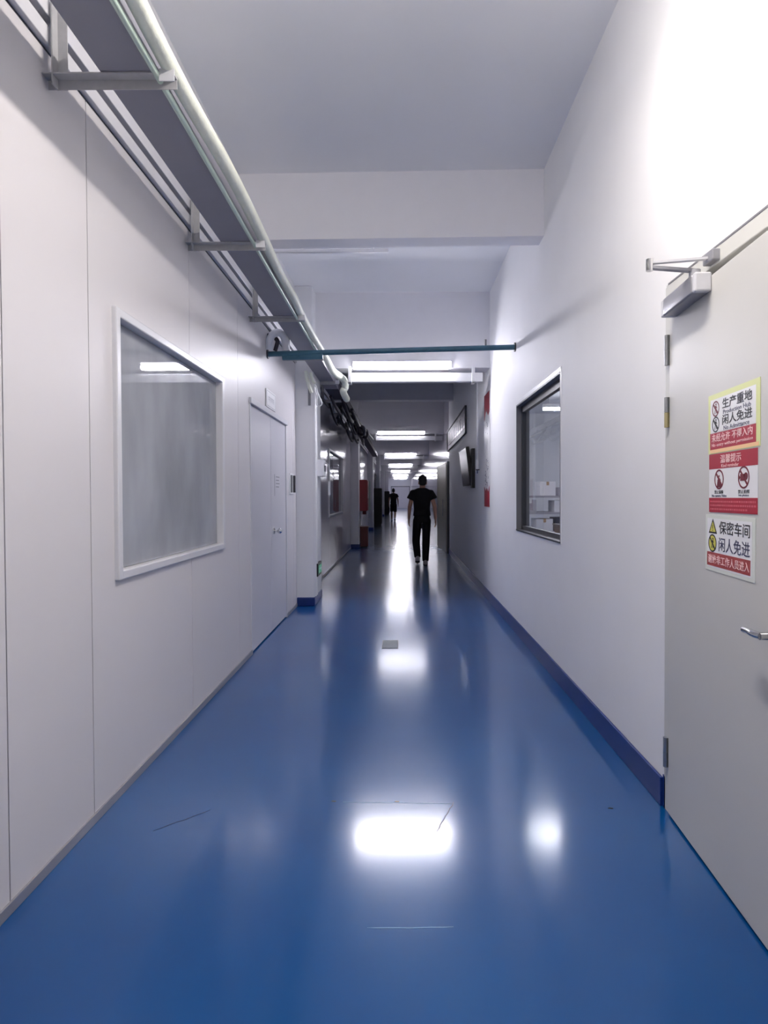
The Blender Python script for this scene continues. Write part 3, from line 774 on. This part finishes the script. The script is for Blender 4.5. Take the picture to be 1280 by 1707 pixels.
# conduit elbow where cables go into the wall
o = part('conduit_elbow', MB().tube([(XL+0.02, 5.88, 2.745), (-1.235, 5.86, 2.82), (-1.20, 5.85, 2.88), (-1.14, 5.86, 2.90), (-1.10, 5.9, 2.86), (-1.095, 5.95, 2.76)], 0.036, 14, 6), 'white', smooth=True)
tag(o, 'white bent conduit elbow standing on the blue pipe by the panel wall', 'conduit')
o = part('wall_cable', MB().tube([(-1.19, 5.9, 2.74), (-1.17, 5.88, 2.79), (-1.165, 5.88, 2.83), (-1.2, 5.87, 2.865), (XL, 5.95, 2.90)], 0.02, 8), 'cable', smooth=True)
tag(o, 'short black cable looping out of the white conduit elbow', 'cable')

# dark cables hanging in the tray beyond the first column
cabs = []
for k in range(16):
    ya = 8.9 + 0.36*k; yb = ya + 1.5 + 0.35*(k % 3); x = -1.19 + 0.05*(k*3 % 8); dz = 0.07 + 0.045*(k*5 % 4)
    pts = [(x, ya, TZ-0.02), (x+0.03, ya+(yb-ya)*0.25, TZ-dz), (x+0.05, ya+(yb-ya)*0.55, TZ-dz*1.3), (x+0.02, ya+(yb-ya)*0.8, TZ-dz*0.6), (x-0.01, yb, TZ-0.02)]
    o = part('sagging_cable', MB().tube(pts, 0.017+0.006*(k % 3), 8), 'cable', smooth=True)
    tag(o, 'dark sagging cable drooping from the tray beyond the first column', 'cable', 'sagging cables beyond the first column')
for k, (x, y) in enumerate(((-0.86, 12.4), (-0.83, 13.0))):
    pts = [(x-0.05, y-0.3, TZ-0.02), (x+0.03, y-0.1, TZ-0.10), (x+0.12, y+0.2, TZ-0.12), (x+0.10, y+0.5, TZ-0.22), (x-0.02, y+0.6, TZ-0.20), (x-0.1, y+0.5, TZ-0.05)]
    o = part('cable_coil', MB().tube(pts, 0.028, 8), 'cable', smooth=True)
    tag(o, ('thick dark cable coil bulging from the tray, ' + ('first' if k == 0 else 'second') + ' of two'), 'cable', 'cable coils beyond the first column')
o = part('short_conduit', MB().tube([(-0.80, 12.2, 2.80), (-0.70, 13.6, 2.72), (-0.66, 15.0, 2.72)], 0.022, 10), 'hose', smooth=True)
tag(o, 'pale conduit stub poking out below the dark cables', 'conduit')

# conduits, box and exit sign on the first column
XC = -1.055
t = thing('column_conduit', 'pair of white conduits running down the corner of the first column', 'conduit', (XC, 7.62, 0.3))
part('conduit', MB().box(XC-0.012, XC+0.025, 7.50, 7.54, 0.12, 2.72, 0.004), 'white', t)
part('conduit', MB().box(XC, XC+0.025, 7.60, 7.66, 0.12, 2.66, 0.004), 'white', t)
part('conduit', MB().box(-1.115, -1.085, 7.482, 7.50, 2.45, 2.72, 0.004), 'mid_frame', t)
o = part('cable_loop', MB().tube([(-1.07, 7.55, 2.72), (-1.02, 7.5, 2.68), (-1.0, 7.5, 2.6), (-0.955, 7.5, 2.50), (-0.955, 7.5, 2.46), (-0.98, 7.5, 2.445), (-1.01, 7.5, 2.46), (-1.015, 7.51, 2.56), (-1.04, 7.52, 2.66)], 0.008, 8), 'white', smooth=True)
tag(o, 'white cable looping beside the top of the first column', 'cable')
o = part('cable_bundle', MB().tube([(-1.14, 7.47, 2.86), (-1.12, 7.46, 2.76), (-1.10, 7.46, 2.69), (-1.07, 7.48, 2.60)], 0.022, 8).tube([(-1.08, 7.47, 2.84), (-1.05, 7.46, 2.74), (-1.02, 7.46, 2.71)], 0.018, 8), 'hose', smooth=True)
tag(o, 'white taped cable bundle dropping from the tray onto the first column', 'cable')
t = thing('switch_box', 'white switch box on the side of the first column', 'switch box', (XC, 8.0, 1.7))
part('enclosure', MB().box(XC, XC+0.085, 7.8, 8.02, 1.60, 1.81, 0.006), 'white', t)
part('lever', MB().box(XC+0.085, XC+0.105, 7.86, 7.92, 1.66, 1.74, 0.004), 'mid_frame', t)
part('flex', MB().tube([(XC+0.09, 7.98, 1.78), (XC+0.13, 8.0, 1.74), (XC+0.14, 8.02, 1.66), (XC+0.19, 8.04, 1.61)], 0.007, 8), 'white', t, smooth=True)
part('pipe_stub', MB().cyl((XC+0.12, 8.1, 1.36), (XC+0.12, 8.1, 1.54), 0.015), 'white', t, smooth=True)
t = thing('exit_sign', 'small green lit exit sign low on the first column', 'sign', matrix=on_left(XC+0.001, 7.76, 0.43))
part('case', MB().box(-0.19, 0.19, -0.08, 0.08, 0.0, 0.035, 0.004), 'black', t, local=True)
part('lit_face', MB().box(-0.12, 0.15, -0.05, 0.05, 0.035, 0.038), 'green_lit', t, local=True)
g = man(MB(), -0.06, 0.0, 0.09, 0.038, 0.0395, 0.4); g.prism([(0.02, -0.012), (0.08, -0.012), (0.08, -0.03), (0.13, 0.0), (0.08, 0.03), (0.08, 0.012), (0.02, 0.012)], 0.038, 0.0395)
part('running_man_symbol', g, 'paper', t, local=True)

# fire hose cabinet and extinguisher box at the second column
t = thing('fire_hose_cabinet', 'red fire hose cabinet hung on the second column', 'fire cabinet', (-0.97, 16.2, 0.95))
part('cabinet_body', MB().box(-1.055, -0.86, 15.95, 16.6, 0.95, 1.76, 0.006), 'cabinet_red', t)
d = part('door_panel', MB().box(-0.86, -0.845, 15.97, 16.58, 0.97, 1.74, 0.004), 'cabinet_red', t)
part('handle', MB().box(-0.845, -0.825, 16.0, 16.03, 1.28, 1.42), 'chrome', d)
part('bottom_valve', MB().cyl((-0.94, 16.1, 0.86), (-0.94, 16.1, 0.96), 0.05), 'box_red', t, smooth=True)
t = thing('extinguisher_box', 'dark red extinguisher box standing on the floor below the fire cabinet', 'fire box', (-0.96, 16.2, 0))
part('box_body', MB().box(-1.04, -0.845, 15.95, 16.35, 0.03, 0.52, 0.006), 'box_red', t)
part('lid', MB().box(-1.05, -0.835, 15.94, 16.36, 0.52, 0.55, 0.004), 'box_red', t)
part('foot', MB().box(-1.03, -0.86, 15.96, 16.34, 0.0, 0.03), 'black', t)
t = thing('pale_sign_board', 'pale narrow sign board behind the red fire cabinet', 'sign board', (-0.83, 17.2, 0.9))
part('board', MB().box(XL, -0.83, 17.2, 17.23, 0.94, 1.76, 0.003), 'pale', t)
part('bracket', MB().box(XL, -0.9, 17.23, 17.26, 0.98, 1.0), 'alu_grey', t)

# dark cabinets far down the corridor
for (x0, x1, ya, yb, h, lab) in ((-1.25, -0.84, 27.5, 28.3, 1.68, 'tall black cabinet against the panel wall far down the corridor, nearer one'),
                                 (-1.25, -0.78, 44.0, 44.8, 1.66, 'slim black cabinet near the corridor end, behind the other cabinet')):
    t = thing('black_cabinet', lab, 'cabinet', (x0, ya, 0), 'black cabinets by the panel wall')
    part('cabinet_body', MB().box(x0, x1, ya, yb, 0.06, h, 0.005), 'black', t)
    d = part('door_panel', MB().box(x1, x1+0.015, ya+0.02, yb-0.02, 0.1, h-0.03, 0.003), 'black', t)
    part('handle', MB().box(x1+0.015, x1+0.03, ya+0.06, ya+0.08, 0.8, 1.0), 'chrome', d)
    part('plinth', MB().box(x0+0.02, x1-0.02, ya+0.02, yb-0.02, 0, 0.06), 'black', t)

# ------------------------------------------------------------------ things on the right wall
# vertical scroll
s = thing('wall_scroll', 'tall white vertical scroll with red ends on the white wall', 'poster', matrix=on_right(XR-0.003, 8.0, 1.935))
part('sheet', MB().box(-0.235, 0.235, -0.735, 0.735, -0.002, 0.003), 'paper', s, local=True)
part('red_end', MB().prism([(-0.235, 0.735), (0.235, 0.735), (0.235, 0.47), (0.12, 0.44), (-0.05, 0.52), (-0.18, 0.42), (-0.235, 0.40)], 0.003, 0.0045), 'red', s, local=True)
part('red_end', MB().prism([(-0.235, -0.735), (-0.235, -0.47), (-0.1, -0.53), (0.0, -0.49), (0.12, -0.54), (0.235, -0.46), (0.235, -0.735)], 0.003, 0.0045), 'red', s, local=True)
g = MB()
for k in range(34):
    yy = (0.36 if k < 6 else -0.12) - (0.03*k if k < 6 else 0.0125*(k-6)*1.0); xx = random.uniform(-0.14, 0.12)
    a = random.uniform(0.02, 0.07); b = random.uniform(0.006, 0.014)
    if k % 2: a, b = b, a*0.7
    g.box(xx-a/2, xx+a/2, yy-b/2, yy+b/2, 0.003, 0.004)
part('print_pattern', g, 'ink_blue', s, local=True)
# conduit and switch
t = thing('wall_conduit', 'white conduit dropping to a small switch beside the screen', 'conduit', (XR, 8.95, 1.9))
part('conduit', MB().box(XR-0.022, XR, 8.93, 8.97, 1.86, 3.0, 0.004), 'white', t)
part('switch', MB().box(XR-0.035, XR, 8.88, 9.02, 1.70, 1.86, 0.006), 'white', t)
part('hook', MB().cyl((XR-0.03, 8.8, 1.66), (XR-0.03, 8.8, 1.72), 0.008).cyl((XR-0.05, 8.8, 1.715), (XR, 8.8, 1.715), 0.008), 'dark_frame', t)
# screen
TM = face_matrix((1.048, 10.05, 1.80), (0.0, -1, 0), (-0.11, 0, 1))
t = thing('wall_screen', 'black flat screen mounted on the white wall beside the long banner', 'television', matrix=TM)
part('case', MB().box(-0.56, 0.56, -0.30, 0.30, -0.05, 0.0, 0.006), 'black', t, local=True)
part('display', MB().box(-0.54, 0.54, -0.275, 0.285, 0.0, 0.002), 'screen', t, local=True)
part('mount', MB().box(XR-0.06, XR, 9.9, 10.2, 1.65, 1.95, 0.003), 'black', t)
part('side_shade_block', MB().box(XR-0.05, XR-0.002, 9.30, 9.46, 1.46, 2.06, 0.004), 'black', t)  # black block standing in for the shadowed gap beside the screen
# long banner
s = thing('long_banner', 'long dark edged banner high on the white wall, above the screen', 'banner', matrix=on_right(XR-0.004, 12.45, 2.625) @ Matrix.Rotation(math.radians(0.5), 4, 'Z'))
part('board', MB().box(-1.98, 1.98, -0.225, 0.225, -0.003, 0.012), mat('glossy_banner', (150, 142, 160), 0.5), s, local=True)
f = MB().box(-2.0, 2.0, 0.215, 0.235, -0.003, 0.03).box(-2.0, 2.0, -0.235, -0.215, -0.003, 0.03).box(-2.0, -1.97, -0.235, 0.235, -0.003, 0.03).box(1.97, 2.0, -0.235, 0.235, -0.003, 0.03)
part('edge_frame', f, 'dark_frame', s, local=True)
g = MB()
for k in range(9):
    x = -1.7 + 0.42*k
    g.prism([(x, -0.05), (x+0.10, 0.12), (x+0.17, 0.12), (x+0.07, -0.05)], 0.012, 0.016).box(x-0.05, x+0.24, -0.12, -0.075, 0.012, 0.016)
part('raised_strokes', g, mat('pale_pink_silver', (236, 216, 226), 0.3), s, local=True)

# dark door post and part-open door further along
r = empty('door_5', (XR, YR2, 0)); r['kind'] = 'structure'
part('frame', MB().box(XR-0.05, XR+0.02, YR2-0.1, YR2+0.0, 0, 2.14, 0.004), 'dark_frame', r)
lf = part('leaf', MB().hexa([(XR-0.06, 14.4, 0.01), (XR-0.02, 14.4, 0.01), (XR-0.11, 16.4, 0.01), (XR-0.15, 16.4, 0.01),
                             (XR-0.06, 14.4, 2.12), (XR-0.02, 14.4, 2.12), (XR-0.11, 16.4, 2.12), (XR-0.15, 16.4, 2.12)]),
          mat('beige_coated_door', (178, 172, 152), 0.22, spec=0.6), r)
part('handle', MB().cyl((XR-0.10, 14.9, 0.85), (XR-0.10, 14.9, 1.25), 0.014), 'chrome', lf, smooth=True)

# ------------------------------------------------------------------ floor details
t = thing('floor_cover', 'small grey square cover plate let into the blue floor', 'floor cover', (-0.095, 5.55, 0.0))
part('rim', MB().box(-0.168, -0.022, 5.395, 5.705, 0.0, 0.0025), 'dark_frame', t)
part('plate', MB().box(-0.160, -0.030, 5.405, 5.695, 0.0005, 0.0045, 0.001), 'drain', t)
def crack(pts, wd, m, lab):
    mb = MB(); P = [Vector((x, y, 0)) for x, y in pts]
    L = []
    for i, p in enumerate(P):
        d = (P[min(i+1, len(P)-1)]-P[max(i-1, 0)]).normalized(); n = Vector((-d.y, d.x, 0))*wd*(0.4 if i in (0, len(P)-1) else 1)
        L.append([mb.bm.verts.new(p-n), mb.bm.verts.new(p+n), mb.bm.verts.new(p+n+Vector((0, 0, .0006))), mb.bm.verts.new(p-n+Vector((0, 0, .0006)))])
    for a, b in zip(L, L[1:]):
        for k in range(4):
            l = (k+1) % 4; mb.bm.faces.new((a[k], b[k], b[l], a[l]))
    mb.bm.faces.new(L[0]); mb.bm.faces.new(L[-1][::-1])
    o = part('floor_scratch', mb, m); tag(o, lab, 'scratch', None)
    return o
def jl(x0, y0, x1, y1, n=9, j=0.004):
    return [(x0+(x1-x0)*i/n + random.uniform(-j, j), y0+(y1-y0)*i/n + random.uniform(-j, j)) for i in range(n+1)]
crack(jl(-0.11, 1.894, 0.16, 1.897, 8, 0.0015), 0.0016, 'crack', 'pale straight scratch across the blue floor near the camera')
crack(jl(-0.26, 2.685, 0.22, 2.665, 9, 0.002), 0.0012, 'crack', 'thin pale joint line at the top of the bright floor reflection')
crack(jl(0.23, 2.68, 0.14, 2.44, 8, 0.003), 0.0018, 'crack_dark', 'dark crooked crack at the edge of the bright floor reflection')
crack(jl(-1.0, 2.46, -0.82, 2.62, 8, 0.004), 0.002, 'crack_dark', 'dark scuff line on the floor by the panel wall')
for (x, y, lab) in ((-0.02, 2.685, 'small dark chip in the floor at the bright reflection'), (-0.30, 2.69, 'tiny dark chip in the floor at the end of the pale joint line'),
                    (0.90, 2.62, 'small dark chip in the floor near the steel door')):
    o = part('floor_chip', MB().prism([(x-0.012, y), (x-0.004, y+0.008), (x+0.012, y+0.004), (x+0.008, y-0.004)], 0.0, 0.0007), 'black'); tag(o, lab, 'floor chip')

# ------------------------------------------------------------------ people, seen from behind
def hand(mb, wrist, down, side, fwd):
    """Palm, four unequal bent fingers and a thumb, added to the body mesh."""
    w0 = Vector(wrist); d = Vector(down).normalized(); f = Vector(fwd).normalized(); s = Vector(side).normalized()
    for k in range(5):
        t = k/4
        mb.ell(w0 + d*(0.02+0.075*t), (0.014+0.004*math.sin(t*PI), 0.036+0.008*t, 0.026), 12, 8)
    ln = (0.066, 0.076, 0.071, 0.055)
    for i in range(4):
        base = w0 + d*0.092 + f*(0.033-0.022*i)
        p1 = base + d*ln[i]*0.45 + s*0.004; p2 = p1 + d*ln[i]*0.32 + s*0.012; p3 = p2 + d*ln[i]*0.22 + s*0.016
        mb.cap(base, p1, 0.0095, 0.0088); mb.cap(p1, p2, 0.0088, 0.008); mb.cap(p2, p3, 0.008, 0.0068)
    b = w0 + d*0.035 + f*0.034; p1 = b + d*0.03 + f*0.022 + s*0.008; p2 = p1 + d*0.03 + f*0.006 + s*0.008
    mb.cap(b, p1, 0.012, 0.0105); mb.cap(p1, p2, 0.0105, 0.008)

def person(label, loc, scale, legs, arms, shorts=False, head_dx=0.0):
    t = thing('person', label, 'person', matrix=Matrix.Translation(loc) @ Matrix.Scale(scale, 4))
    B = MB()
    hx = head_dx
    # head, face (facing +Y, away), neck, trunk
    B.ell((hx, 0.005, 1.615), (0.074, 0.092, 0.102)); B.ell((hx, 0.035, 1.555), (0.056, 0.062, 0.062)); B.ell((hx, 0.07, 1.51), (0.028, 0.026, 0.022))
    B.cap((hx, 0.098, 1.615), (hx, 0.112, 1.578), 0.009, 0.014); B.ell((hx, 0.094, 1.54), (0.024, 0.010, 0.007))
    for sg in (-1, 1):
        B.ell((hx+sg*0.075, 0.0, 1.59), (0.012, 0.022, 0.034))
        B.ell((hx+sg*0.032, 0.082, 1.635), (0.02, 0.012, 0.008))
    B.cap((0, -0.012, 1.42), (hx, 0.0, 1.54), 0.062, 0.054)
    B.loft([(0, 0, 0.86, 0.15, 0.10), (0, 0, 0.95, 0.145, 0.095), (0, 0, 1.08, 0.132, 0.09), (0, 0, 1.25, 0.155, 0.105), (0, -0.005, 1.38, 0.17, 0.10), (0, -0.01, 1.45, 0.12, 0.07)])
    for sg, (sh, el, wr) in zip((-1, 1), arms):
        B.cap(Vector(sh) + Vector((-sg*0.022, 0, -0.026)), el, 0.048, 0.039); B.cap(el, wr, 0.040, 0.027)
        dn = (Vector(wr)-Vector(el)).normalized()
        hand(B, wr, dn, (-sg, 0, 0), (0, 1, 0))
    for hip, kn, an, toe in legs:
        hip, kn, an, toe = map(Vector, (hip, kn, an, toe))
        B.cap(hip, kn, 0.082, 0.055); B.cap(kn, kn.lerp(an, 0.35), 0.055, 0.056); B.cap(kn.lerp(an, 0.35), an, 0.056, 0.036)
        B.cap(an, an.lerp(toe, 0.9), 0.036, 0.03)
    body = part('body', remeshed(B, 0.0065, 4), 'skin', t, local=True)
    for sg in (-1, 1):
        part('eye', MB().ell((hx+sg*0.032, 0.089, 1.622), (0.012, 0.006, 0.007)), 'ink', body, local=True, smooth=True)
    # hair
    Hh = MB()
    Hh.ell((hx, -0.012, 1.645), (0.083, 0.094, 0.1)); Hh.ell((hx, -0.01, 1.70), (0.058, 0.062, 0.058)); Hh.ell((hx, -0.035, 1.595), (0.076, 0.068, 0.062)); Hh.ell((hx, 0.04, 1.69), (0.062, 0.05, 0.042))
    for k in range(26):
        a = random.uniform(0, 2*PI); e = random.uniform(0.25, 1.3)
        Hh.ell((hx+0.074*math.cos(a)*math.cos(e), -0.015+0.08*math.sin(a)*math.cos(e), 1.65+0.08*math.sin(e)), (0.022, 0.022, 0.018), 8, 6)
    part('hair', remeshed(Hh, 0.008, 2), 'hair', t, local=True)
    # shirt
    S = MB()
    S.loft([(0, 0, 0.955, 0.174, 0.128), (0, 0, 1.08, 0.158, 0.115), (0, 0, 1.22, 0.168, 0.125), (0, 0, 1.34, 0.182, 0.125), (0, -0.006, 1.42, 0.188, 0.11), (0, -0.01, 1.465, 0.145, 0.085), (0, -0.01, 1.495, 0.078, 0.068)])
    for sg, (sh, el, wr) in zip((-1, 1), arms):
        sh = Vector(sh); el = Vector(el); e = sh.lerp(el, 0.52) + Vector((sg*0.012, 0, 0))
        S.ell(sh + Vector((-sg*0.022, 0, -0.018)), (0.07, 0.072, 0.056)); S.cyl(sh + Vector((-sg*0.03, 0, 0.0)), e, 0.066, 0.079, 18)
    part('t_shirt', remeshed(S, 0.008, 5), 'tee', t, local=True)
    # trousers or shorts
    P = MB()
    P.loft([(0, 0, 0.82, 0.162, 0.116), (0, 0, 0.90, 0.158, 0.115), (0, 0, 1.0, 0.148, 0.105)])
    for hip, kn, an, toe in legs:
        hip, kn, an = map(Vector, (hip, kn, an))
        if shorts:
            P.cyl(hip, kn + Vector((0, 0, 0.02)), 0.098, 0.092, 20); P.ell(hip, (0.098,)*3)
        else:
            P.cap(hip, kn, 0.09, 0.076)
            P.cyl(kn, an + Vector((0, 0, 0.0)), 0.078, 0.062, 20)
    part('shorts' if shorts else 'trousers', remeshed(P, 0.009, 5), 'trouser', t, local=True)
    # shoes
    for hip, kn, an, toe in legs:
        an = Vector(an); toe = Vector(toe)
        d = (toe-an); L = d.length; d.normalize()
        flat = Vector((d.x, d.y, 0)).normalized()
        hz = an - Vector((0, 0, 0.075))
        heel = hz - flat*0.045 + Vector((0, 0, 0.0))
        tip = toe.copy()
        U = MB(); sl = MB()
        for k in range(7):
            q = k/6; c = heel.lerp(tip, q)
            hgt = 0.055*(1-q)**0.6 + 0.024
            wd = 0.038 + 0.010*math.sin(q*PI*0.9+0.2)
            U.ell(c + Vector((0, 0, hgt*0.62)), (wd, 0.045, hgt*0.72), 14, 8)
            sl.ell(c + Vector((0, 0, 0.006)), (wd+0.004, 0.045, 0.014), 14, 6)
        U.cyl(an - Vector((0, 0, 0.035)), an + Vector((0, 0, 0.015)), 0.047, 0.043, 16)
        sh = part('shoe', remeshed(U, 0.007, 4), 'shoe', t, local=True)
        part('sole', remeshed(sl, 0.006, 2), 'sole', sh, local=True)
    return t

person('person in black T-shirt and black trousers walking away, closest of the two', (0.42, 11.9, 0.0), 1.0,
       legs=[((-0.088, 0.0, 0.86), (-0.115, 0.10, 0.47), (-0.088, -0.02, 0.155), (-0.085, 0.155, 0.03)),
             ((0.088, 0.0, 0.86), (0.078, 0.015, 0.47), (0.062, -0.06, 0.082), (0.07, 0.13, 0.008))],
       arms=[((-0.185, -0.005, 1.425), (-0.238, 0.0, 1.13), (-0.25, 0.07, 0.90)),
             ((0.185, -0.005, 1.425), (0.245, -0.05, 1.14), (0.262, -0.02, 0.90))], head_dx=0.015)
person('person in dark shirt and knee length shorts walking far down the corridor', (-0.36, 32.6, 0.0), 0.99,
       legs=[((-0.088, 0.0, 0.86), (-0.10, 0.12, 0.50), (-0.09, 0.12, 0.082), (-0.09, 0.30, 0.008)),
             ((0.088, 0.0, 0.86), (0.085, 0.02, 0.47), (0.07, -0.16, 0.15), (0.075, -0.02, 0.02))],
       arms=[((-0.185, -0.005, 1.425), (-0.225, -0.06, 1.14), (-0.235, -0.03, 0.90)),
             ((0.185, -0.005, 1.425), (0.235, 0.02, 1.13), (0.25, 0.11, 0.91))], shorts=True)
